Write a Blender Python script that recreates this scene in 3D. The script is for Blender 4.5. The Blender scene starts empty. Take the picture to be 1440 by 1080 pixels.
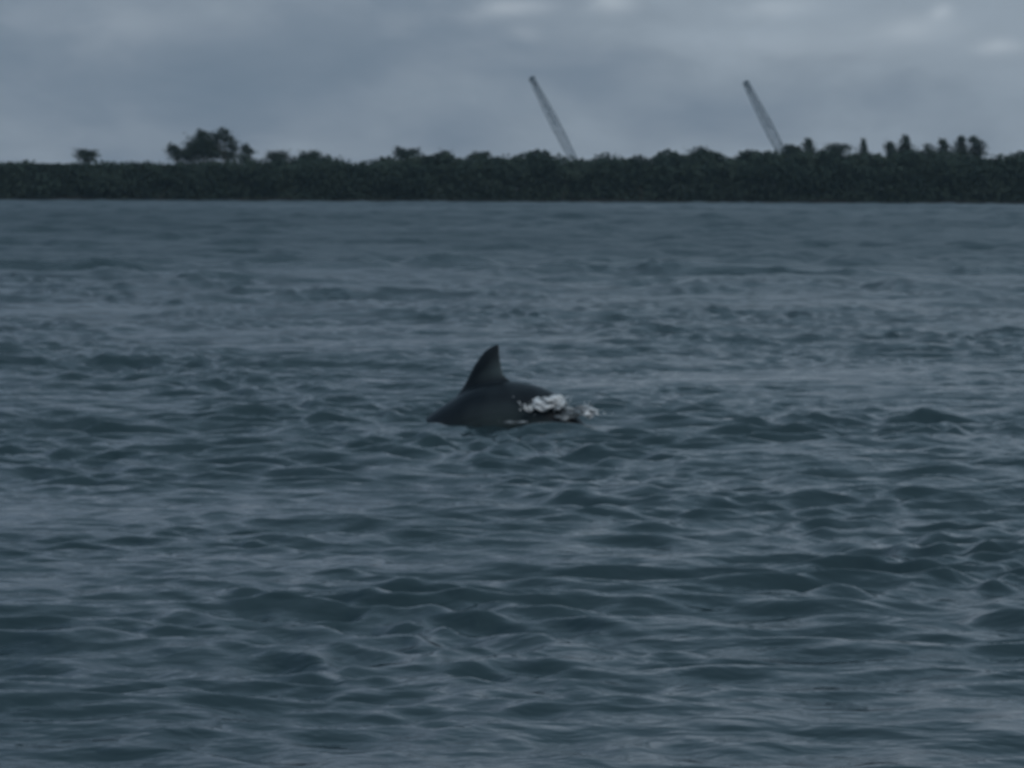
import bpy, bmesh, math, random
import numpy as np
from mathutils import Vector, Matrix
R = math.radians
random.seed(11)
rng = np.random.default_rng(11)
S = bpy.context.scene
COL = S.collection

# ------------------------------------------------------------------ camera
CAM_H = 1.44
F = 4600.0                      # focal length in pixels of the 1440 px wide photograph
HOR = 266.0                     # row of the true horizon
cam = bpy.data.cameras.new('camera')
cam.sensor_width = 36.0
cam.lens = F / 1440.0 * 36.0
cam.clip_start = 0.1
cam.clip_end = 9000
cam.dof.use_dof = True          # the photograph is softly out of focus everywhere
cam.dof.focus_distance = 3.0
cam.dof.aperture_fstop = 28.0
cam_o = bpy.data.objects.new('camera', cam)
COL.objects.link(cam_o)
pitch = math.atan((540 - HOR) / F)
ROLL = R(0.22)
cam_o.matrix_world = (Matrix.Translation((0, 0, CAM_H)) @ Matrix.Rotation(R(90) - pitch, 4, 'X')
                      @ Matrix.Rotation(ROLL, 4, 'Z'))
S.camera = cam_o
S.render.resolution_x = 1024
S.render.resolution_y = 768

# ------------------------------------------------------------------ view
S.view_settings.view_transform = 'Standard'
S.view_settings.look = 'None'
S.view_settings.exposure = -0.55
S.view_settings.gamma = 1.0
S.view_settings.use_curve_mapping = False

# ------------------------------------------------------------------ world: overcast
SUN_EL, SUN_AZ = R(34), R(168)   # behind the clouds, over the photographer's right shoulder
W = bpy.data.worlds.new('World'); S.world = W
W.use_nodes = True
nt = W.node_tree; N = nt.nodes; L = nt.links
N.clear()
def nd(t, **k):
    n = N.new(t)
    for a, b in k.items(): setattr(n, a, b)
    return n
def mth(op, a, b=None, c=None, clamp=False):
    n = N.new('ShaderNodeMath'); n.operation = op; n.use_clamp = clamp
    for i, v in enumerate((a, b, c)):
        if v is None: continue
        if isinstance(v, (int, float)): n.inputs[i].default_value = v
        else: L.new(v, n.inputs[i])
    return n.outputs[0]
out = nd('ShaderNodeOutputWorld')
sky = nd('ShaderNodeTexSky', sky_type='NISHITA', sun_disc=False)
sky.sun_elevation = SUN_EL; sky.sun_rotation = SUN_AZ
bg1 = nd('ShaderNodeBackground'); bg1.inputs[1].default_value = 0.06
L.new(sky.outputs[0], bg1.inputs[0])
tc = nd('ShaderNodeTexCoord')
sx = nd('ShaderNodeSeparateXYZ'); L.new(tc.outputs['Generated'], sx.inputs[0])
zc = mth('MAXIMUM', sx.outputs[2], 0.0)
# cloud deck seen in perspective: direction projected on a plane overhead
den = mth('ADD', zc, 0.25)
cx = nd('ShaderNodeCombineXYZ')
L.new(mth('DIVIDE', sx.outputs[0], den), cx.inputs[0])
L.new(mth('DIVIDE', sx.outputs[1], den), cx.inputs[1])
def noise(scale, detail, rough, dist, off, sc=(1, 1, 1)):
    mp = nd('ShaderNodeMapping'); mp.inputs[1].default_value = off; mp.inputs[3].default_value = sc
    L.new(cx.outputs[0], mp.inputs[0])
    n = nd('ShaderNodeTexNoise'); n.inputs['Scale'].default_value = scale
    n.inputs['Detail'].default_value = detail; n.inputs['Roughness'].default_value = rough
    n.inputs['Distortion'].default_value = dist
    L.new(mp.outputs[0], n.inputs['Vector']); return n.outputs[0]
n1 = noise(2.6, 5, 0.5, 0.3, (3.1, 7.7, 0), (1.0, 0.62, 1))
n2 = noise(7.5, 5, 0.55, 0.3, (11.3, 2.2, 0), (1.0, 0.6, 1))
v = mth('ADD', mth('MULTIPLY', n1, 0.65), mth('MULTIPLY', n2, 0.35))
# clouds open a little towards the right
tilt = mth('MULTIPLY', sx.outputs[0], 0.8)
v = mth('ADD', mth('MULTIPLY_ADD', v, 1.25, -0.05), tilt)
# an overcast sky is lighter overhead than at the horizon
v = mth('ADD', v, mth('MULTIPLY', zc, 0.3))
ramp = nd('ShaderNodeValToRGB')
L.new(v, ramp.inputs[0])
cr = ramp.color_ramp; cr.interpolation = 'B_SPLINE'
cr.elements[0].position = 0.28; cr.elements[0].color = (0.21, 0.285, 0.385, 1)
cr.elements[1].position = 0.9; cr.elements[1].color = (0.53, 0.62, 0.73, 1)
e = cr.elements.new(0.48); e.color = (0.30, 0.37, 0.47, 1)
e = cr.elements.new(0.68); e.color = (0.415, 0.49, 0.58, 1)
e = cr.elements.new(0.58); e.color = (0.355, 0.425, 0.52, 1)
# thin brighter openings in the deck
def gap(px, py, rx, ry, amt):
    dx = (px - 720) / F; dz = (HOR - py) / F
    a = mth('DIVIDE', mth('SUBTRACT', sx.outputs[0], dx), rx / F)
    b = mth('DIVIDE', mth('SUBTRACT', sx.outputs[2], dz), ry / F)
    a = mth('ADD', a, mth('MULTIPLY', mth('SUBTRACT', n2, 0.5), 3.0))
    b = mth('ADD', b, mth('MULTIPLY', mth('SUBTRACT', n1, 0.5), 3.0))
    r2 = mth('ADD', mth('MULTIPLY', a, a), mth('MULTIPLY', b, b))
    g = mth('MULTIPLY', mth('EXPONENT', mth('MULTIPLY', r2, -1.0)), amt * 1.5)
    front = mth('GREATER_THAN', sx.outputs[1], 0.0)
    return mth('MULTIPLY', g, front)
gs = None
for g in [(735, 14, 45, 12, .13), (690, 25, 50, 10, .05), (745, 52, 22, 12, .05), (858, 4, 28, 14, .13),
          (1275, 40, 60, 20, .09), (1312, 16, 16, 12, .11), (1396, 66, 28, 12, .12), (200, 40, 70, 28, .05),
          (45, 35, 50, 40, .05), (1130, 60, 120, 30, .04), (1090, 8, 60, 14, .08)]:
    o = gap(*g); gs = o if gs is None else mth('ADD', gs, o)
mixc = nd('ShaderNodeMix', data_type='RGBA', blend_type='ADD'); mixc.inputs[0].default_value = 1
L.new(ramp.outputs[0], mixc.inputs[6])
gc = nd('ShaderNodeCombineColor')
for i, k in enumerate((1.0, 1.0, 0.98)): L.new(mth('MULTIPLY', gs, k), gc.inputs[i])
L.new(gc.outputs[0], mixc.inputs[7])
# and a little bluer, where the deck is thinnest
blu = nd('ShaderNodeMix', data_type='RGBA', blend_type='MULTIPLY')
L.new(mth('MULTIPLY', zc, 2.2, clamp=True), blu.inputs[0])
L.new(mixc.outputs[2], blu.inputs[6]); blu.inputs[7].default_value = (0.74, 0.92, 1.0, 1)
bg2 = nd('ShaderNodeBackground'); bg2.inputs[1].default_value = 1.0
L.new(blu.outputs[2], bg2.inputs[0])
ms = nd('ShaderNodeMixShader'); ms.inputs[0].default_value = 0.93
L.new(bg1.outputs[0], ms.inputs[1]); L.new(bg2.outputs[0], ms.inputs[2])
L.new(ms.outputs[0], out.inputs[0])

# ------------------------------------------------------------------ sun through cloud
sl = bpy.data.lights.new('sun', 'SUN'); sl.energy = 1.1; sl.angle = R(30); sl.color = (1.0, 0.98, 0.96)
so = bpy.data.objects.new('sun', sl); COL.objects.link(so)
sd = Vector((math.sin(SUN_AZ) * math.cos(SUN_EL), math.cos(SUN_AZ) * math.cos(SUN_EL), math.sin(SUN_EL)))
so.rotation_euler = sd.to_track_quat('Z', 'Y').to_euler()

# ------------------------------------------------------------------ helpers
def material(name, color, rough=0.6, spec=0.5, ior=1.45):
    m = bpy.data.materials.new(name); m.use_nodes = True
    b = m.node_tree.nodes['Principled BSDF']
    b.inputs['Base Color'].default_value = (*color, 1)
    b.inputs['Roughness'].default_value = rough
    b.inputs['IOR'].default_value = ior
    b.inputs['Specular IOR Level'].default_value = spec
    return m
def vary(m, c1, c2, scale, detail=3, coord='Object'):
    t = m.node_tree; b = t.nodes['Principled BSDF']
    g = t.nodes.new('ShaderNodeTexCoord')
    n = t.nodes.new('ShaderNodeTexNoise'); n.inputs['Scale'].default_value = scale; n.inputs['Detail'].default_value = detail
    r = t.nodes.new('ShaderNodeValToRGB')
    r.color_ramp.elements[0].position = .35; r.color_ramp.elements[1].position = .65
    r.color_ramp.elements[0].color = (*c1, 1); r.color_ramp.elements[1].color = (*c2, 1)
    t.links.new(g.outputs[coord], n.inputs['Vector']); t.links.new(n.outputs[0], r.inputs[0])
    t.links.new(r.outputs[0], b.inputs['Base Color'])
    return n
def mesh_obj(name, verts, faces, mat, parent=None, smooth=False):
    me = bpy.data.meshes.new(name)
    verts = np.asarray(verts, dtype=np.float32)
    faces = np.asarray(faces, dtype=np.int32)
    k = faces.shape[1]
    me.vertices.add(len(verts)); me.vertices.foreach_set('co', verts.ravel())
    me.loops.add(faces.size); me.loops.foreach_set('vertex_index', faces.ravel())
    me.polygons.add(len(faces)); me.polygons.foreach_set('loop_start', np.arange(0, faces.size, k, dtype=np.int32))
    me.update(calc_edges=True); me.validate()
    if smooth: me.polygons.foreach_set('use_smooth', np.ones(len(me.polygons), dtype=bool))
    me.materials.append(mat)
    o = bpy.data.objects.new(name, me); COL.objects.link(o)
    if parent: o.parent = parent
    return o
def tag(o, label, cat, group=None):
    o['label'] = label; o['category'] = cat
    if group: o['group'] = group
    return o
def empty(name, loc):
    o = bpy.data.objects.new(name, None); COL.objects.link(o); o.location = loc
    o.empty_display_size = 0.2
    return o
def smooth_interp(x, xp, fp):
    return np.interp(x, xp, fp)
def tube(pts, rads, n=6):
    """rings of n along pts -> verts, quad faces (caps as degenerate-free fans of quads left open)"""
    V = []; Fc = []
    pts = [Vector(p) for p in pts]
    for i, p in enumerate(pts):
        a = pts[max(0, i - 1)]; b = pts[min(len(pts) - 1, i + 1)]
        d = (b - a).normalized()
        u = d.cross(Vector((0, 1, 0)) if abs(d.y) < .9 else Vector((1, 0, 0))).normalized(); w = d.cross(u)
        for k in range(n):
            t = 2 * math.pi * k / n
            V.append(p + (u * math.cos(t) + w * math.sin(t)) * rads[i])
    for i in range(len(pts) - 1):
        for k in range(n):
            Fc.append((i * n + k, i * n + (k + 1) % n, (i + 1) * n + (k + 1) % n, (i + 1) * n + k))
    return [tuple(v) for v in V], Fc
def join(parts):
    V = []; Fc = []
    for v, f in parts:
        o = len(V); V += list(v); Fc += [tuple(i + o for i in q) for q in f]
    return V, Fc

# ------------------------------------------------------------------ water surface
SHORE = 368.0
MOUNDS = [  # x, y, half length across, half length deep, height
    (1.36, 17.0, 0.62, 0.30, 0.060), (-1.10, 9.0, 0.42, 0.26, 0.045), (0.75, 17.3, 0.6, 0.16, 0.022),
    (-0.15, 16.3, 0.5, 0.2, 0.028), (-0.1, 11.2, 0.45, 0.3, 0.024), (0.5, 9.0, 0.4, 0.2, 0.018),
    (0.30, 19.45, 0.20, 0.10, 0.055), (0.62, 19.2, 0.22, 0.1, 0.025)]
def wave_components():
    w = np.random.default_rng(5)
    K = []
    n = 170
    for i in range(n):
        lam = 0.09 * (2.0 / 0.09) ** ((i + w.random()) / n)
        th = w.normal(-1.53, 0.36)                # travel direction: roughly towards the camera
        if w.random() < 0.18: th = w.uniform(0, 2 * math.pi)
        k = 2 * math.pi / lam
        slope = 0.044 * math.exp(-((math.log(lam / 0.27)) / 0.95) ** 2)
        K.append((k * math.cos(th), k * math.sin(th), slope / k * (0.6 + 0.8 * w.random()), w.uniform(0, 2 * math.pi), lam))
    return K
WAVES = wave_components()
_w = np.random.default_rng(8)
LONG = []       # a few longer, very low waves that stay legible far out
for _i in range(26):
    _lam = _w.uniform(1.6, 5.0); _th = _w.normal(-1.45, .55); _k = 2 * math.pi / _lam
    LONG.append((_k * math.cos(_th), _k * math.sin(_th), 0.0080 * _w.uniform(.5, 1.3), _w.uniform(0, 6.28), _lam))
def waves(x, y, spacing):
    z = np.zeros_like(x); dx = np.zeros_like(x); dy = np.zeros_like(x)
    q = np.clip((y - 18) / 45, 0, 1); far = 0.4 + 1.9 * q * q * (3 - 2 * q)     # the open reach is rougher than the lee of the near bank
    # slow gust pattern modulates the chop so it never looks even
    wx = x + 0.30 * np.sin(0.9 * y + 1.3) + 0.2 * np.sin(2.1 * x + 0.7 * y)
    wy = y + 0.16 * np.sin(1.1 * x + 0.4) + 0.10 * np.sin(2.7 * y - 1.2 * x)
    g = 1 + 0.30 * np.sin(0.55 * x + 0.31 * y + 2) + 0.26 * np.sin(-0.37 * x + 0.73 * y) + 0.22 * np.sin(1.3 * x - 1.7 * y + 1)
    for kx, ky, a, ph, lam in WAVES + LONG:
        f = np.clip(lam / (spacing * 1.3) - 0.7, 0, 1)
        if not f.any(): continue
        if lam > 1.6: f = f * far
        p = kx * wx + ky * wy + ph
        c = np.cos(p); s = np.sin(p)
        kk = math.hypot(kx, ky)
        z += f * a * c
        dx -= f * a * s * kx / kk; dy -= f * a * s * ky / kk
    # calmer right in front of the far shore
    z *= g
    # the animal's body calms the chop right beside it
    calm = 1 - 0.6 * np.exp(-((x + .1) / .75) ** 2 - ((y - 19.75) / .6) ** 2)
    z *= calm
    for mx, my, rx, ry, h in MOUNDS:
        z += h * np.exp(-((x - mx) / rx) ** 2 - ((y - my) / ry) ** 2)
    return z, dx * g * 0.42, dy * g * 0.42
def build_water():
    # rows: distance from the camera foot; density follows what a low viewpoint can resolve
    r = [0.4]
    while r[-1] < 2050:
        d = r[-1]
        st = max(0.012, d * d / 6624.0 * 0.62) if d > 6.0 else 0.05
        if d > 45: st = min(st, 0.19 + (d - 45) * 0.0065)
        if d > 380: st = d * .12
        r.append(d + st)
    r = np.array(r)
    inner = np.linspace(-R(11), R(11), 980)
    out1 = R(11) + (R(180) - R(11)) * (np.linspace(0, 1, 60)[1:]) ** 1.6
    ang = np.concatenate([-out1[::-1], inner, out1])
    ang[0] = -math.pi; 
    RR, AA = np.meshgrid(r, ang, indexing='ij')
    X = RR * np.sin(AA); Y = RR * np.cos(AA)
    dr = np.gradient(r)[:, None] * np.ones_like(AA)
    da = np.gradient(ang)[None, :] * RR
    sp = np.maximum(np.minimum(dr, 3), np.maximum(da, 0))
    sp = np.where(np.abs(AA) < R(11), np.maximum(dr * .55, da), np.maximum(dr, da)).astype(np.float32)
    Z, DX, DY = waves(X.astype(np.float32), Y.astype(np.float32), sp)
    V = np.stack([X + DX, Y + DY, Z], -1).reshape(-1, 3)
    nr, na = X.shape
    print('water grid', nr, na, nr * na * 2)
    i = np.arange(nr - 1)[:, None]; j = np.arange(na - 1)[None, :]
    a = (i * na + j).ravel()
    Fc = np.stack([a, a + 1, a + 1 + na, a + na], -1)[:, ::-1]
    m = material('water_surface', (0.012, 0.021, 0.020), 0.08, 0.5, 1.333)
    t = m.node_tree; b = t.nodes['Principled BSDF']
    geo = t.nodes.new('ShaderNodeNewGeometry')
    def mp(sc, rot=0):
        q = t.nodes.new('ShaderNodeMapping'); q.inputs[3].default_value = sc; q.inputs[2].default_value = (0, 0, rot)
        t.links.new(geo.outputs['Position'], q.inputs[0]); return q
    def nz(mpn, scale, det, rough=.55, dist=0.2):
        n = t.nodes.new('ShaderNodeTexNoise'); n.inputs['Scale'].default_value = scale
        n.inputs['Detail'].default_value = det; n.inputs['Roughness'].default_value = rough
        n.inputs['Distortion'].default_value = dist
        t.links.new(mpn.outputs[0], n.inputs['Vector']); return n
    a1 = nz(mp((0.8, 1.4, 1), .1), 5.0, 3)
    a2 = nz(mp((0.9, 1.3, 1), -.3), 1.3, 3)
    b1 = t.nodes.new('ShaderNodeBump'); b1.inputs['Strength'].default_value = 1; b1.inputs['Distance'].default_value = 0.026
    t.links.new(a1.outputs[0], b1.inputs['Height'])
    b2 = t.nodes.new('ShaderNodeBump'); b2.inputs['Strength'].default_value = 1; b2.inputs['Distance'].default_value = 0.09
    t.links.new(a2.outputs[0], b2.inputs['Height']); t.links.new(b1.outputs[0], b2.inputs['Normal'])
    t.links.new(b2.outputs[0], b.inputs['Normal'])
    # the finer chop that the sheet no longer carries far out becomes surface roughness
    ln = t.nodes.new('ShaderNodeVectorMath'); ln.operation = 'LENGTH'; t.links.new(geo.outputs['Position'], ln.inputs[0])
    mr = t.nodes.new('ShaderNodeMapRange'); mr.interpolation_type = 'SMOOTHSTEP'
    for q_, v_ in ((1, 10.0), (2, 95.0), (3, 0.06), (4, 0.39)): mr.inputs[q_].default_value = v_
    t.links.new(ln.outputs['Value'], mr.inputs[0]); 
    gust = nz(mp((0.05, 0.02, 1), .15), 1.0, 4)
    gm = t.nodes.new('ShaderNodeMath'); gm.operation = 'MULTIPLY_ADD'; gm.inputs[1].default_value = 1.1; gm.inputs[2].default_value = .45
    t.links.new(gust.outputs[0], gm.inputs[0])
    gx = t.nodes.new('ShaderNodeMath'); gx.operation = 'MULTIPLY'
    t.links.new(gm.outputs[0], gx.inputs[0]); t.links.new(mr.outputs[0], gx.inputs[1])
    t.links.new(gx.outputs[0], b.inputs['Roughness'])
    # silty water: slightly uneven murk
    a3 = nz(mp((0.35, 0.35, 1)), 1.0, 3)
    rp = t.nodes.new('ShaderNodeValToRGB')
    rp.color_ramp.elements[0].color = (0.020, 0.041, 0.049, 1); rp.color_ramp.elements[1].color = (0.036, 0.062, 0.069, 1)
    t.links.new(a3.outputs[0], rp.inputs[0]); t.links.new(rp.outputs[0], b.inputs['Base Color'])
    o = mesh_obj('water', V, Fc, m, smooth=True)
    o['kind'] = 'structure'
    return o
build_water()

# ------------------------------------------------------------------ land behind the far shore
def px_x(px, d=SHORE): return (px - 720) / F * d
def shore_row(px): return 281.5 + 5.5 * px / 1440
def top_z(px, py, d=SHORE): return CAM_H + (HOR + (px - 720) * 5.5 / 1440 - py) / F * d
def build_land():
    xs = np.concatenate([np.linspace(-1850, -160, 14)[:-1], np.linspace(-160, 160, 65), np.linspace(160, 1850, 14)[1:]])
    ys = [(0, -0.6), (0.8, 0.12), (2.2, 0.3), (14, 0.5), (60, 0.7), (300, 1.0), (1500, 1.2)]
    V = []; 
    for x in xs:
        wob = 0.9 * math.sin(x * .11) + 0.6 * math.sin(x * .31 + 1)
        for dy, z in ys: V.append((x, SHORE + 1.0 + wob + dy, z + (0.1 * math.sin(x * .5 + dy) if z > .2 else 0)))
    n = len(ys); Fc = []
    for i in range(len(xs) - 1):
        for j in range(n - 1):
            a = i * n + j; Fc.append((a, a + n, a + n + 1, a + 1))
    m = material('mud_and_leaf_litter', (0.05, 0.045, 0.035), 0.9, .2)
    vary(m, (0.018, 0.018, 0.015), (0.04, 0.036, 0.03), 0.6)
    o = mesh_obj('shore_ground', V, Fc, m, smooth=True); o['kind'] = 'structure'
build_land()

# ------------------------------------------------------------------ foliage
leaf2_m = material('paler_mangrove_leaves', (0.06, 0.075, 0.05), 0.8, .1)
vary(leaf2_m, (0.046, 0.068, 0.050), (0.078, 0.102, 0.074), 0.9, 3, 'Object')
leaf_m = material('mangrove_leaves', (0.05, 0.07, 0.04), 0.8, .1)
vary(leaf_m, (0.028, 0.044, 0.034), (0.050, 0.070, 0.052), 0.35, 3, 'Object')
pine_m = material('tree_leaves', (0.05, 0.065, 0.045), 0.8, .1)
vary(pine_m, (0.028, 0.042, 0.034), (0.052, 0.072, 0.054), 0.5, 3, 'Object')
bark_m = material('bark', (0.10, 0.085, 0.07), 0.9, .2)
vary(bark_m, (0.07, 0.06, 0.05), (0.14, 0.12, 0.10), 2.0)

def leaves(centers, size, r):
    """one small bent quad per centre, random orientation"""
    n = len(centers)
    a = r.normal(size=(n, 3)); a /= np.linalg.norm(a, axis=1)[:, None]
    b = r.normal(size=(n, 3)); b -= a * (a * b).sum(1)[:, None]; b /= np.linalg.norm(b, axis=1)[:, None]
    s = size * r.uniform(.6, 1.4, size=(n, 1))
    c = np.asarray(centers)
    q = np.stack([c - a * s, c - b * s * .55, c + a * s, c + b * s * .55], 1)
    V = q.reshape(-1, 3); Fc = np.arange(4 * n).reshape(-1, 4)
    return V, Fc
def clump(c, rad, n, r):
    """points in the shell and inside of a lumpy ball"""
    d = r.normal(size=(n, 3)); d /= np.linalg.norm(d, axis=1)[:, None]
    lump = 1 + .22 * np.sin(3.1 * d[:, 0] + 5 * d[:, 2] + c[0]) + .15 * np.sin(6 * d[:, 1] - 4 * d[:, 0] + c[2])
    rr = r.random(n) ** .45 * lump
    return np.asarray(c) + d * rr[:, None] * np.asarray(rad)

SKY_X = [-600, 0, 30, 50, 62, 75, 100, 150, 235, 300, 365, 395, 420, 450, 500, 520, 560, 620, 680, 730, 760, 800, 830, 860, 900, 960, 985, 1010, 1060, 1100, 1160, 1200, 1300, 1350, 1400, 1440, 2040]
SKY_Y = [226, 226, 229, 230, 226, 229, 230, 229, 229, 226, 224, 223, 226, 223, 229, 228, 220, 219, 219, 221, 217, 217, 221, 217, 220, 216, 214, 218, 215, 214, 214, 218, 214, 212, 217, 218, 218]
def crest(x, d):            # top of the thicket at world x, metres
    px = 720 + x * F / d
    return top_z(px, np.interp(px, SKY_X, SKY_Y), d)

def thicket():
    r = np.random.default_rng(3)
    n = 230000
    x = r.uniform(-95, 95, n)
    front = SHORE + 1.6 + 0.9 * np.sin(x * .11)
    dep = r.random(n) ** 1.5
    # separate rounded crowns: each point belongs to the nearest of many crown centres
    m_ = 210
    cx_ = np.linspace(-96, 96, m_) + r.uniform(-.5, .5, m_); cy_ = r.uniform(.8, 11, m_); cr_ = r.uniform(1.6, 3.0, m_)
    k = r.integers(0, m_, n)
    d = r.normal(size=(n, 3)); d /= np.linalg.norm(d, axis=1)[:, None]
    d *= (r.random(n) ** .35)[:, None]
    fy = SHORE + 1.6 + 0.9 * np.sin(cx_[k] * .11) + cy_[k]
    top = crest(cx_[k], 376) * (0.80 + .20 * np.clip(cy_[k] / 8, 0, 1)) + r.uniform(-.6, .6, m_)[k]
    hz = cr_[k] * .62
    X1 = cx_[k] + d[:, 0] * cr_[k]; Y1 = fy + d[:, 1] * cr_[k]; Z1 = top - hz + d[:, 2] * hz
    # shaded understorey, set back below the overhanging crowns
    low = r.random(n) < .55
    X1 = np.where(low, x, X1)
    Y1 = np.where(low, front + .9 + r.random(n) * 4, Y1)
    Z1 = np.where(low, 0.05 + r.random(n) * 4.0, Z1)
    V, Fc = leaves(np.stack([X1, Y1, np.maximum(Z1, .05)], 1), 0.25, r)
    o = mesh_obj('mangrove_thicket', V, Fc, leaf_m)
    o['kind'] = 'stuff'
    tag(o, 'dense dark mangrove thicket filling the far shore behind the water', 'mangroves')
thicket()

def mangrove_variant(k):
    r = np.random.default_rng(100 + k)
    root = empty('mangrove_tree', (0, 0, 0))
    parts = []
    top = (r.uniform(-.15, .15), 0, .62)
    parts.append(tube([(0, 0, .12), (.02, 0, .3), top], [.035, .028, .014], 6))
    for i in range(5):          # stilt roots
        a = 2 * math.pi * i / 5 + r.uniform(0, .5)
        rr = r.uniform(.12, .2)
        parts.append(tube([(0, 0, r.uniform(.16, .24)), (math.cos(a) * rr * .7, math.sin(a) * rr * .7, .14), (math.cos(a) * rr, math.sin(a) * rr, -.02)], [.013, .011, .009], 4))
    cs = []
    for i in range(6):
        a = r.uniform(0, 2 * math.pi); q = r.uniform(.08, .3)
        cs.append((math.cos(a) * q, math.sin(a) * q, r.uniform(.5, .84)))
        parts.append(tube([(0, 0, .36), (cs[-1][0] * .6, cs[-1][1] * .6, cs[-1][2] - .12), cs[-1]], [.018, .012, .006], 4))
    v, f = join(parts)
    mesh_obj('trunk', v, f, bark_m, root)
    pts = [clump(c, (.19, .19, .13), 230, r) for c in cs] + [clump((0, 0, .55), (.3, .3, .22), 300, r)]
    pts = np.concatenate(pts); pts[:, 2] = np.minimum(pts[:, 2], 0.97)
    V, Fc = leaves(pts, 0.036, r)
    mesh_obj('crown', V, Fc, leaf2_m if k in (1, 4) else leaf_m, root)
    return root
def copy_tree(src):
    c = src.copy(); COL.objects.link(c)
    for ch in src.children:
        d = ch.copy(); COL.objects.link(d); d.parent = c
    return c
variants = [mangrove_variant(k) for k in range(6)]
used = [False] * 6
r = random.Random(4)
px = -120
while px < 1570:
    k = r.randrange(6)
    o = variants[k] if not used[k] else copy_tree(variants[k]); used[k] = True
    d = SHORE + r.uniform(4.0, 10.0)
    x = px_x(px, d)
    h = float(crest(x, d)) + r.uniform(-.5, .6)
    w = h * r.uniform(.85, 1.15)
    o.location = (x, d, .25); o.scale = (w, w, h - .2); o.rotation_euler = (0, 0, r.uniform(0, 6.28))
    tag(o, 'low rounded mangrove merging into the even dark treeline along the far shore', 'tree', 'mangroves along the far shore')
    px += r.uniform(20, 34)
for k in range(6):
    if not used[k]:
        for ch in list(variants[k].children): bpy.data.objects.remove(ch)
        bpy.data.objects.remove(variants[k])

# trees that stand out of the skyline: trunk pixel, list of clumps (px, py, rx, ry), label
def skyline_tree(name, base_px, clumps, label, group, d=380, seed=0, dens=1.0, mat=None):
    r = np.random.default_rng(seed + 500)
    bx = px_x(base_px, d)
    root = empty(name, (bx, d, .4))
    tag(root, label, 'tree', group)
    s = d / F
    C = []
    for (px, py, rx, ry) in clumps:
        C.append((px_x(px, d) - bx, r.uniform(-.6, .6), top_z(px, py, d) - .4, rx * s * 1.25, ry * s * 1.12))
    zt = max(c[2] for c in C); zl = min(c[2] for c in C)
    fork = max(1.5, zl * .72)
    mx = float(np.mean([c[0] for c in C]))
    parts = [tube([(0, 0, -.3), (mx * .15, 0, fork * .5), (mx * .4, .05, fork), (mx * .7, 0, (fork + zl) / 2)], [.2, .16, .12, .09], 7)]
    for c in C:
        mid = (mx * .4 + (c[0] - mx * .4) * .45, c[1] * .5, fork + (c[2] - fork) * .4)
        parts.append(tube([(mx * .4, 0.05, fork - .1), mid, (c[0], c[1], c[2])], [.09, .065, .025], 5))
    v, f = join(parts)
    mesh_obj('trunk', v, f, bark_m, root)
    P = []
    for c in C:
        n = int(dens * (60 + 420 * c[3] * c[4]))
        P.append(clump((c[0], c[1], c[2]), (c[3], c[3] * .9, c[4]), n, r))
        # loose twigs round the edge
        P.append(clump((c[0], c[1], c[2]), (c[3] * 1.5, c[3], c[4] * 1.45), n // 3, r))
    V, Fc = leaves(np.concatenate(P), 0.13, r)
    mesh_obj('crown', V, Fc, mat or pine_m, root)
    return root
LG = 'trees rising above the mangroves'
skyline_tree('shore_tree', 122, [(116, 216, 10, 6), (128, 217, 9, 6), (122, 224, 10, 7)],
    'small flat-topped tree standing alone near the left end of the treeline', LG, seed=1)
skyline_tree('shore_tree', 252, [(243, 210, 8, 7), (250, 216, 9, 8), (262, 222, 14, 9)],
    'short bushy tree at the left edge of the tall ragged clump', LG, seed=2)
skyline_tree('shore_tree', 288, [(285, 191, 9, 8), (280, 203, 15, 9), (296, 203, 14, 9), (285, 214, 20, 10), (300, 216, 16, 9), (268, 214, 10, 8)],
    'broadest tree of the tall ragged clump, dense crown with one rounded peak', LG, seed=3, dens=1.3)
skyline_tree('shore_tree', 318, [(314, 188, 9, 8), (305, 194, 8, 6), (322, 199, 9, 9), (327, 208, 7, 8), (322, 219, 14, 7)],
    'loose-crowned tree with a gap of sky low in its crown, right of the broadest one', LG, seed=4, dens=.9)
skyline_tree('shore_tree', 346, [(345, 208, 5, 6), (347, 214, 8, 6), (346, 223, 10, 5)],
    'small pointed tree just right of the tall ragged clump', LG, seed=5)
skyline_tree('shore_tree', 390, [(383, 219, 8, 6), (396, 218, 8, 6), (390, 225, 14, 6)],
    'low tree with two small humps, left one of two low bumps after the tall clump', LG, seed=6)
skyline_tree('shore_tree', 437, [(428, 220, 8, 6), (442, 218, 8, 6), (436, 225, 13, 6)],
    'low bushy tree, right one of the two low bumps after the tall ragged clump', LG, seed=7)
skyline_tree('shore_tree', 570, [(560, 212, 6, 6), (572, 216, 9, 5), (582, 214, 8, 5), (568, 220, 12, 6)],
    'small tree with a peak at its left, midway between tall clump and left crane', LG, seed=8)
skyline_tree('shore_tree', 625, [(625, 217, 7, 5), (625, 223, 9, 6)],
    'tiny tree barely topping the treeline, nearest right of the little peaked tree', LG, seed=21)
skyline_tree('shore_tree', 675, [(670, 219, 9, 5), (681, 218, 7, 5), (675, 225, 11, 5)],
    'low round tree barely topping the treeline left of the left crane boom', LG, seed=22)
skyline_tree('shore_tree', 986, [(985, 213, 9, 6), (982, 219, 14, 7), (994, 219, 12, 6)],
    'low dome-shaped tree between the two crane booms', LG, seed=9)
skyline_tree('shore_tree', 1110, [(1108, 209, 9, 6), (1118, 212, 8, 6), (1110, 217, 14, 7)],
    'round-topped tree just right of the foot of the right crane boom', LG, seed=10)
skyline_tree('shore_tree', 1136, [(1135, 200, 5, 6), (1135, 207, 7, 7), (1136, 217, 10, 8)],
    'narrow pointed tree, first spire right of the right crane boom', LG, seed=11)
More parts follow.
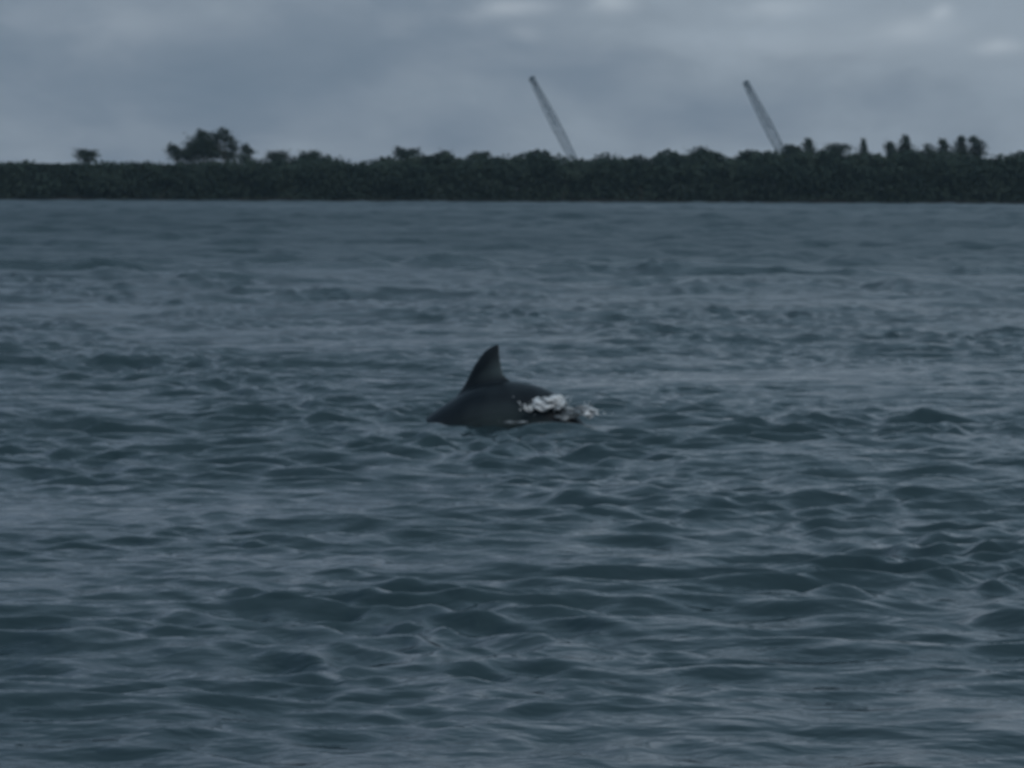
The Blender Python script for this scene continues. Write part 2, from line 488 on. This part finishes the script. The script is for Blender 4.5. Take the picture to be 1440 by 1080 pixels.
skyline_tree('shore_tree', 1178, [(1168, 208, 10, 5), (1182, 207, 12, 5), (1176, 215, 16, 8)],
    'wide loose tree with a pale broken top, between two narrow spires', LG, seed=12, dens=.7)
skyline_tree('shore_tree', 1212, [(1212, 202, 3.5, 6), (1212, 211, 5.5, 7), (1212, 219, 9, 5)],
    'thinnest spire-shaped tree, standing apart right of the wide loose one', LG, seed=13)
skyline_tree('shore_tree', 1249, [(1249, 204, 5, 5), (1250, 210, 7, 7), (1252, 219, 10, 6)],
    'short rounded tree close left of the tallest tree at the right', LG, seed=14)
skyline_tree('shore_tree', 1270, [(1271, 196, 4.5, 6), (1270, 204, 7, 6), (1270, 212, 12, 7), (1272, 219, 15, 6)],
    'tallest tree of the right-hand row, tapering up to a soft narrow tip', LG, seed=15)
skyline_tree('shore_tree', 1304, [(1302, 207, 6, 5), (1304, 213, 8, 5), (1305, 219, 12, 5)],
    'thin see-through tree in the dip just right of the tallest tree', LG, seed=16, dens=.6)
skyline_tree('shore_tree', 1324, [(1323, 200, 5, 5), (1325, 207, 7, 6), (1325, 216, 12, 7)],
    'leftmost of three close peaks near the right end of the treeline', LG, seed=17)
skyline_tree('shore_tree', 1349, [(1349, 197, 5, 5), (1349, 205, 7, 6), (1348, 215, 12, 8)],
    'middle one of three close peaks near the right end of the treeline', LG, seed=18)
skyline_tree('shore_tree', 1369, [(1366, 197, 6, 5), (1371, 205, 9, 7), (1370, 215, 12, 8)],
    'rightmost and widest of three close peaks near the right end of the treeline', LG, seed=19)

# ------------------------------------------------------------------ lattice crane booms far behind
crane_m = material('crane_paint', (0.42, 0.45, 0.46), 0.55, .4)
vary(crane_m, (0.38, 0.41, 0.44), (0.47, 0.50, 0.53), 0.3)
dark_m = material('dark_steel', (0.05, 0.055, 0.06), 0.6, .4)
conc_m = material('weathered_concrete', (0.35, 0.34, 0.31), 0.9, .2)
vary(conc_m, (0.27, 0.26, 0.24), (0.4, 0.39, 0.36), 0.5)
def boxmesh(c, s):
    cx_, cy_, cz_ = c; a, b, h = s[0] / 2, s[1] / 2, s[2] / 2
    V = [(cx_ + i * a, cy_ + j * b, cz_ + k * h) for k in (-1, 1) for j in (-1, 1) for i in (-1, 1)]
    Fc = [(0, 2, 3, 1), (4, 5, 7, 6), (0, 1, 5, 4), (2, 6, 7, 3), (0, 4, 6, 2), (1, 3, 7, 5)]
    return V, Fc
def crane(tip, foot, label, d=1500, seed=0):
    s = d / F
    tx, tz = px_x(tip[0], d), top_z(tip[0], tip[1], d)
    fx, fz = px_x(foot[0], d), top_z(foot[0], foot[1], d)
    # carry the line on down to the deck of the crane
    k = (9.0 - fz) / (tz - fz)
    bx, bz = fx + (tx - fx) * k, 9.0
    root = empty('harbour_crane', (bx, d, 1.0))
    tag(root, label, 'crane', 'slanted crane booms beyond the trees')
    A = Vector((0, 0, bz - 1)); B = Vector((tx - bx, 0, tz - 1))
    ax = (B - A).normalized(); side = Vector((0, 1, 0)); up = ax.cross(side).normalized()
    Ln = (B - A).length
    def half(t):      # half width of the truss
        return 2.05 * min(1, .7 + t * .7) * (1 if t < .6 else 1 - .4 * (t - .6) / .4)
    nb = 22
    chords = []; brace = []
    cor = [(-1, -1), (1, -1), (1, 1), (-1, 1)]
    def pt(t, c):
        h = half(t); return A + ax * (Ln * t) + up * (c[0] * h) + side * (c[1] * h * .8)
    for c in cor:
        ts = [i / nb for i in range(nb + 1)]
        chords.append(tube([pt(t, c) for t in ts], [.30] * (nb + 1), 5))
    for i in range(nb):
        t0, t1 = i / nb, (i + 1) / nb
        for q in range(4):
            c0, c1 = cor[q], cor[(q + 1) % 4]
            if i % 2: c0, c1 = c1, c0
            brace.append(tube([pt(t0, c0), pt(t1, c1)], [.24, .24], 4))
            brace.append(tube([pt(t1, cor[q]), pt(t1, cor[(q + 1) % 4])], [.18, .18], 4))
    v, f = join(chords); mesh_obj('boom_chord', v, f, crane_m, root)
    v, f = join(brace); mesh_obj('boom_lattice', v, f, crane_m, root)
    # walkway along the upper part, sheave head, luffing ropes
    v, f = join([tube([A + ax * (Ln * .5) , A + ax * (Ln * .99)], [.42, .5], 6)]); mesh_obj('walkway', v, f, crane_m, root)
    hd = []
    for off in (-.55, 0, .55):
        c = A + ax * (Ln * 1.0) + side * off
        V = []; n = 16
        for w in (-.16, .16):
            for i in range(n):
                a = 2 * math.pi * i / n
                V.append(tuple(c + side * w + ax * math.cos(a) * 1.6 + up * math.sin(a) * 1.6))
        Fq = [(i, (i + 1) % n, n + (i + 1) % n, n + i) for i in range(n)]
        for b0 in (0, n):
            for i in range(1, n // 2):
                Fq.append((b0 + i, b0 + i + 1 if i + 1 < n else b0, b0 + (n - i - 1) % n, b0 + (n - i) % n))
        hd.append((V, Fq))
    v, f = join(hd); mesh_obj('sheave', v, f, dark_m, root)
    hb = tube([A + ax * (Ln * .93), A + ax * (Ln * .96), A + ax * (Ln * 1.01), A + ax * (Ln * 1.03)], [.8, 1.15, 1.2, .5], 8)
    v, f = hb; mesh_obj('boom_head', v, f, dark_m, root)
    # machine house and pedestal, behind the trees
    v, f = join([boxmesh((3.2, 0, 7.4), (9, 5, 4.2)), boxmesh((7.2, 0, 6.6), (2.0, 5.4, 2.4))]); mesh_obj('machine_house', v, f, crane_m, root)
    v, f = join([boxmesh((-1.2, -3.0, 7.2), (2.2, 1.6, 2.6))]); mesh_obj('cab', v, f, dark_m, root)
    v, f = tube([(2, 0, 0), (2, 0, 5.2)], [2.6, 2.2], 16); mesh_obj('pedestal', v, f, conc_m, root)
    return root
crane((747, 113), (801, 216), 'pale slanted crane boom in mid sky, the one above and nearer the dolphin', seed=1)
crane((1047, 119), (1094, 208), 'pale slanted crane boom at the right of the sky, its foot beside pointed trees', seed=2)

# ------------------------------------------------------------------ dolphin
def build_dolphin():
    YAW = R(28)
    PX = 725
    cu = math.cos(YAW)
    def loc(px, py): return ((PX - px) / 230 / cu, (597 - py) / 230)
    top = [loc(*p) for p in [(812, 584), (798, 567), (784, 554), (768, 545), (746, 538.5), (720, 535), (692, 538), (668, 545), (645, 559), (623, 575), (600, 592), (582, 604)]]
    top = [(-.98, -1.00), (-.86, -.70), (-.72, -.36), (-.56, -.08)] + top + [(.90, -.20), (1.05, -.40), (1.18, -.62), (1.27, -.84), (1.30, -.96)]
    top = np.array(top)
    seg = np.r_[0, np.cumsum(np.hypot(*np.diff(top, axis=0).T))]
    # smooth resample of the back line
    ss = np.linspace(0, seg[-1], 140)
    u = np.interp(ss, seg, top[:, 0]); z = np.interp(ss, seg, top[:, 1])
    ker = np.hanning(13); ker /= ker.sum()
    def sm(a): return np.convolve(np.pad(a, 6, mode='reflect', reflect_type='odd'), ker, 'valid')
    u, z = sm(u), sm(z)
    tu, tz = np.gradient(u), np.gradient(z); tl = np.hypot(tu, tz); tu /= tl; tz /= tl
    nu, nz = tz, -tu           # inward (down) normal
    Ltot = seg[-1]
    sn = 1 - ss / Ltot         # 0 at the snout, 1 at the tail end
    rt = np.interp(sn, [0, .02, .06, .09, .14, .22, .35, .48, .60, .72, .84, .93, 1], [.012, .030, .036, .060, .115, .155, .185, .19, .165, .115, .065, .038, .022])
    rw = np.interp(sn, [0, .02, .06, .09, .14, .22, .35, .48, .60, .72, .84, .93, 1], [.014, .034, .044, .065, .120, .158, .185, .185, .150, .085, .040, .024, .018])
    cxu = u + nu * rt; cxz = z + nz * rt
    n = 28; V = []; Fc = []
    # local frame: forward = u, side = v, up = z
    for i in range(len(u)):
        for k in range(n):
            a = 2 * math.pi * k / n
            c, s_ = math.cos(a), math.sin(a)
            V.append((cxu[i] - nu[i] * rt[i] * c, rw[i] * s_, cxz[i] - nz[i] * rt[i] * c))
    for i in range(len(u) - 1):
        for k in range(n): Fc.append((i * n + k, i * n + (k + 1) % n, (i + 1) * n + (k + 1) % n, (i + 1) * n + k))
    V.append((cxu[0], 0, cxz[0])); V.append((cxu[-1], 0, cxz[-1]))
    T = [(len(V) - 2, (k + 1) % n, k, k) for k in range(n)]
    b = (len(u) - 1) * n
    T += [(len(V) - 1, b + k, b + (k + 1) % n, b + (k + 1) % n) for k in range(n)]
    bm = bmesh.new()
    def addm(V, Fc):
        vs = [bm.verts.new(v) for v in V]
        for f in Fc:
            g = []
            for i in f:
                if vs[i] not in g: g.append(vs[i])
            if len(g) > 2:
                try: bm.faces.new(g)
                except ValueError: pass
    addm(V, Fc + T)
    # fins: loft of lens sections between leading and trailing edge
    def fin(rows, axis_t):
        m = 16; V = []; Fc = []
        for (le, te, th) in rows:
            le, te = Vector(le), Vector(te)
            for k in range(m):
                a = 2 * math.pi * k / m
                q = .5 - .5 * math.cos(a)
                w = math.sin(a) * th * (1.35 * (1 - q) ** .5 * .9 + .25)
                V.append(tuple(le.lerp(te, q) + Vector(axis_t) * w))
        for i in range(len(rows) - 1):
            for k in range(m): Fc.append((i * m + k, i * m + (k + 1) % m, (i + 1) * m + (k + 1) % m, (i + 1) * m + k))
        Fc.append(tuple(range(m))[::-1]); Fc.append(tuple((len(rows) - 1) * m + k for k in range(m)))
        addm(V, Fc)
    def P(px, py): a = loc(px, py); return (a[0], 0, a[1])
    rows = [(P(632, 580), P(735, 565), .036), (P(640, 562), P(728, 541), .031), (P(651, 546), P(717, 535), .026), (P(659, 531), P(708, 527), .022), (P(667, 514), P(705, 516), .018),
            (P(674, 504), P(703.5, 507), .015), (P(681, 495), P(702.5, 499), .012), (P(688, 489.5), P(702, 493), .009), (P(694, 486), P(702, 488.5), .006), (P(698, 484), P(701.5, 485), .004)]
    fin(rows, (0, 1, 0))
    # flippers
    i0 = int(np.argmin(abs(sn - .24)))
    for sgn in (-1, 1):
        c = Vector((cxu[i0], sgn * rw[i0] * .7, cxz[i0])); f = Vector((tu[i0], 0, tz[i0])); dn = Vector((nu[i0], 0, nz[i0]))
        rows = []
        for t, ch, bk in [(0, .15, 0), (.12, .14, .03), (.22, .11, .09), (.30, .07, .15), (.35, .02, .20)]:
            q = c + Vector((0, sgn, 0)) * t * .8 + dn * (t * .6 + .05) - f * bk
            rows.append((tuple(q + f * ch / 2), tuple(q - f * ch / 2), .014 * (1 - t * 2)))
        fin(rows, tuple(dn))
    # flukes
    e = Vector((cxu[0], 0, cxz[0])); f = Vector((tu[0], 0, tz[0])); dn = Vector((nu[0], 0, nz[0]))
    for sgn in (-1, 1):
        rows = []
        for t, ch, bk in [(0, .18, .02), (.10, .17, .06), (.20, .12, .12), (.27, .06, .17), (.31, .015, .20)]:
            q = e + Vector((0, sgn, 0)) * t - f * bk
            rows.append((tuple(q + f * ch / 2), tuple(q - f * ch / 2), .012 * (1 - t * 2)))
        fin(rows, tuple(dn))
    bmesh.ops.recalc_face_normals(bm, faces=bm.faces)
    me = bpy.data.meshes.new('body'); bm.to_mesh(me); bm.free()
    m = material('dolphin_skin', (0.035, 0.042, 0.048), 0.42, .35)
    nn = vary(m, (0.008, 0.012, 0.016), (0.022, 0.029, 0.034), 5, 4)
    t = m.node_tree; bp = t.nodes.new('ShaderNodeBump'); bp.inputs['Distance'].default_value = .004; bp.inputs['Strength'].default_value = .6
    n2_ = t.nodes.new('ShaderNodeTexNoise'); n2_.inputs['Scale'].default_value = 14; n2_.inputs['Detail'].default_value = 3
    g_ = t.nodes.new('ShaderNodeTexCoord'); t.links.new(g_.outputs['Object'], n2_.inputs['Vector'])
    t.links.new(n2_.outputs[0], bp.inputs['Height']); t.links.new(bp.outputs[0], t.nodes['Principled BSDF'].inputs['Normal'])
    root = empty('dolphin', ((PX - 720) / 230, 20.0, 0.0))
    # forward axis: to the left and away from the camera
    root.rotation_euler = (0, 0, math.pi - YAW)
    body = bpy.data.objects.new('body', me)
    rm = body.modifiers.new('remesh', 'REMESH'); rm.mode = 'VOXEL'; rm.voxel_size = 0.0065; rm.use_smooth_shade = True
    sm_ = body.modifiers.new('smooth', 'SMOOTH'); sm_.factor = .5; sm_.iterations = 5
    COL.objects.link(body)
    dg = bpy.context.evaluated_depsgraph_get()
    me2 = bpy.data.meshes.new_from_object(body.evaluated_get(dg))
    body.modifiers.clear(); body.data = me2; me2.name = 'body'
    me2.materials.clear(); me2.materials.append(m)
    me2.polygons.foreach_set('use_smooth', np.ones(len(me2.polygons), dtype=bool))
    # countershading: how far down the flank each point lies (1 = belly); light and shade painted in: dark front, paler rear flank and fin
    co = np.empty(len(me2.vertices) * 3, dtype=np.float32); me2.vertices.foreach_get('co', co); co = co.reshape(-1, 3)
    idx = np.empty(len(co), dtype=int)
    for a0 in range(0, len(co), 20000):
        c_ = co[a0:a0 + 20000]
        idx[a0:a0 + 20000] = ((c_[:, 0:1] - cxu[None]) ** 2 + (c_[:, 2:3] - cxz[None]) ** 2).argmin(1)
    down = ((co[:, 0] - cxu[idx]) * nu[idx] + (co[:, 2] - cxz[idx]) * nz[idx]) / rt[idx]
    pale = np.clip((down + .45) / 1.1, 0, 1) * (0.25 + 0.75 * np.clip((.42 - co[:, 0]) / .4, 0, 1))  # belly countershading, scaled by painted shading that darkens the front
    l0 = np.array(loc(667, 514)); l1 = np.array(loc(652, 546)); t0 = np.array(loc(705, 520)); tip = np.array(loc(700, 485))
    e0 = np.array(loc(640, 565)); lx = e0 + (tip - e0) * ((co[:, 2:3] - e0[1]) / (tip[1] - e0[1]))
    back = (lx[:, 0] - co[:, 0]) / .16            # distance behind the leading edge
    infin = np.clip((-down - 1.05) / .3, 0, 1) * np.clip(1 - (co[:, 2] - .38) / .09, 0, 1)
    pale = np.maximum(pale, .95 * infin * np.clip(back - .15, 0, 1))  # light painted into the skin on the rear of the fin
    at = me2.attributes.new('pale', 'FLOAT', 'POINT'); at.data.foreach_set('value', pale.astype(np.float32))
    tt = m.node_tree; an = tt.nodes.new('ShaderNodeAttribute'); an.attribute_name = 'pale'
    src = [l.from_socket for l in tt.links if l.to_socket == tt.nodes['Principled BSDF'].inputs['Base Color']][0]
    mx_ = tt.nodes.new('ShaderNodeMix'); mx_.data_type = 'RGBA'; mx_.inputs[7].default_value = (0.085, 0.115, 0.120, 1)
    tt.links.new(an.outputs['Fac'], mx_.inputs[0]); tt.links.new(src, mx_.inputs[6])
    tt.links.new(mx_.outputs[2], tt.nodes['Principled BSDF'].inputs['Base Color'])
    print('dolphin faces', len(me2.polygons))
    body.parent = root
    tag(root, 'dark dolphin diving to the left, arched back and dorsal fin above the water', 'dolphin')
    # eyes, below the surface on the diving head
    eye_m = material('eye', (0.01, 0.01, 0.01), 0.1)
    ie = int(np.argmin(abs(sn - .125)))
    for sgn in (-1, 1):
        bm = bmesh.new(); bmesh.ops.create_icosphere(bm, subdivisions=2, radius=.014)
        me = bpy.data.meshes.new('eye'); bm.to_mesh(me); bm.free(); me.materials.append(eye_m)
        eo = bpy.data.objects.new('eye', me); COL.objects.link(eo); eo.parent = root
        eo.location = (cxu[ie], sgn * rw[ie] * .95, cxz[ie])
    return root
build_dolphin()

# ------------------------------------------------------------------ white water thrown up at the dolphin's flank
def build_splash():
    r = np.random.default_rng(9)
    m = material('white_water', (0.8, 0.82, 0.84), 0.35, .5)
    vary(m, (0.74, 0.77, 0.79), (0.90, 0.91, 0.91), 9, 3)
    def soft(mt, lo):
        # froth: dense where seen face on, thinning to nothing at its rims
        t = mt.node_tree; lw = t.nodes.new('ShaderNodeLayerWeight'); lw.inputs[0].default_value = .5
        q = t.nodes.new('ShaderNodeMapRange'); q.interpolation_type = 'SMOOTHSTEP'
        for i_, v_ in ((1, 0.15), (2, 0.75), (3, lo), (4, 0.0)): q.inputs[i_].default_value = v_
        t.links.new(lw.outputs['Facing'], q.inputs[0]); t.links.new(q.outputs[0], t.nodes['Principled BSDF'].inputs['Alpha'])
    soft(m, 1.0)
    def add(bm, c, rad, sub=2):
        q = bmesh.ops.create_icosphere(bm, subdivisions=sub, radius=1)['verts']
        ph = r.uniform(0, 6, 3)
        for v in q:
            d = v.co.copy()
            k = 1 + .38 * math.sin(4 * d.x + ph[0]) * math.cos(3 * d.z + ph[1]) + .24 * math.sin(9 * d.y + 7 * d.x + ph[2])
            v.co = Vector(c) + Vector((d.x * rad[0], d.y * rad[1], d.z * rad[2])) * k
    m_thin = material('thin_spray', (0.4, 0.44, 0.47), 0.3, .5)
    vary(m_thin, (0.16, 0.19, 0.21), (0.62, 0.65, 0.67), 9, 3)
    soft(m_thin, .95)
    def spot(name, px, py, w, h, n, dist, label, sheet=1.0, mt=None):
        s = dist / F
        cx_ = (px - 720) * s; cz_ = CAM_H - (py - HOR - (px - 720) * 5.5 / 1440) * s
        bm = bmesh.new()
        for i in range(n):
            a = np.clip(r.normal(size=3), -1.3, 1.3)
            c = (cx_ + a[0] * w * s * .30, dist + a[1] * .03, cz_ + (a[2] * .24 + a[0] * .12) * h * s)
            q = r.uniform(.5, 1.1) * sheet
            add(bm, c, (w * s * .36 * q, .04 * q, h * s * .34 * q))
        for i in range(n * 2):      # droplets
            a = r.normal(size=3)
            q = r.uniform(.003, .008)
            add(bm, (cx_ + a[0] * w * s * .55, dist + a[1] * .05, cz_ + abs(a[2]) * h * s * .4 - h * s * .2), (q, q, q), 1)
        for f in bm.faces: f.smooth = True
        me = bpy.data.meshes.new(name); bm.to_mesh(me); bm.free(); me.materials.append(mt or m)
        o = bpy.data.objects.new(name, me); COL.objects.link(o); o['kind'] = 'stuff'
        tag(o, label, 'splash')
    spot('splash', 772, 567, 34, 18, 20, 19.72, 'brightest white splash of water, high against the back end of the dolphin')
    spot('splash', 742, 574, 12, 10, 6, 19.70, 'tiny white fleck of water left of the brightest splash')
    spot('splash', 723, 594, 30, 5, 6, 19.66, 'small low streak of white water at the waterline under the dolphin fin', .8, m_thin)
    spot('splash', 810, 580, 50, 18, 16, 19.72, 'wide thin spray of white water trailing behind the dolphin', .75, m_thin)
    spot('splash', 833, 581, 16, 14, 6, 19.70, 'bright bead of white water at the right end of the spray')
build_splash()

# ------------------------------------------------------------------ air
def build_haze():
    V, Fc = boxmesh((0, 0, 0), (1, 1, 1))
    x0, x1, y0, y1, z0, z1 = -2100, 2100, -2100, 2100, -2.0, 62.0
    V = [((x0 + x1) / 2 + a * (x1 - x0), (y0 + y1) / 2 + b * (y1 - y0), (z0 + z1) / 2 + c * (z1 - z0)) for a, b, c in V]
    m = bpy.data.materials.new('haze'); m.use_nodes = True
    t = m.node_tree; t.nodes.clear()
    o = t.nodes.new('ShaderNodeOutputMaterial'); p = t.nodes.new('ShaderNodeVolumePrincipled')
    p.inputs['Color'].default_value = (0.62, 0.83, 0.98, 1); p.inputs['Density'].default_value = 0.00017
    p.inputs['Anisotropy'].default_value = 0.0
    t.links.new(p.outputs[0], o.inputs['Volume'])
    h = mesh_obj('haze', V, Fc, m); h['kind'] = 'stuff'
    tag(h, 'thin blue-grey air over the whole bay', 'haze')
build_haze()
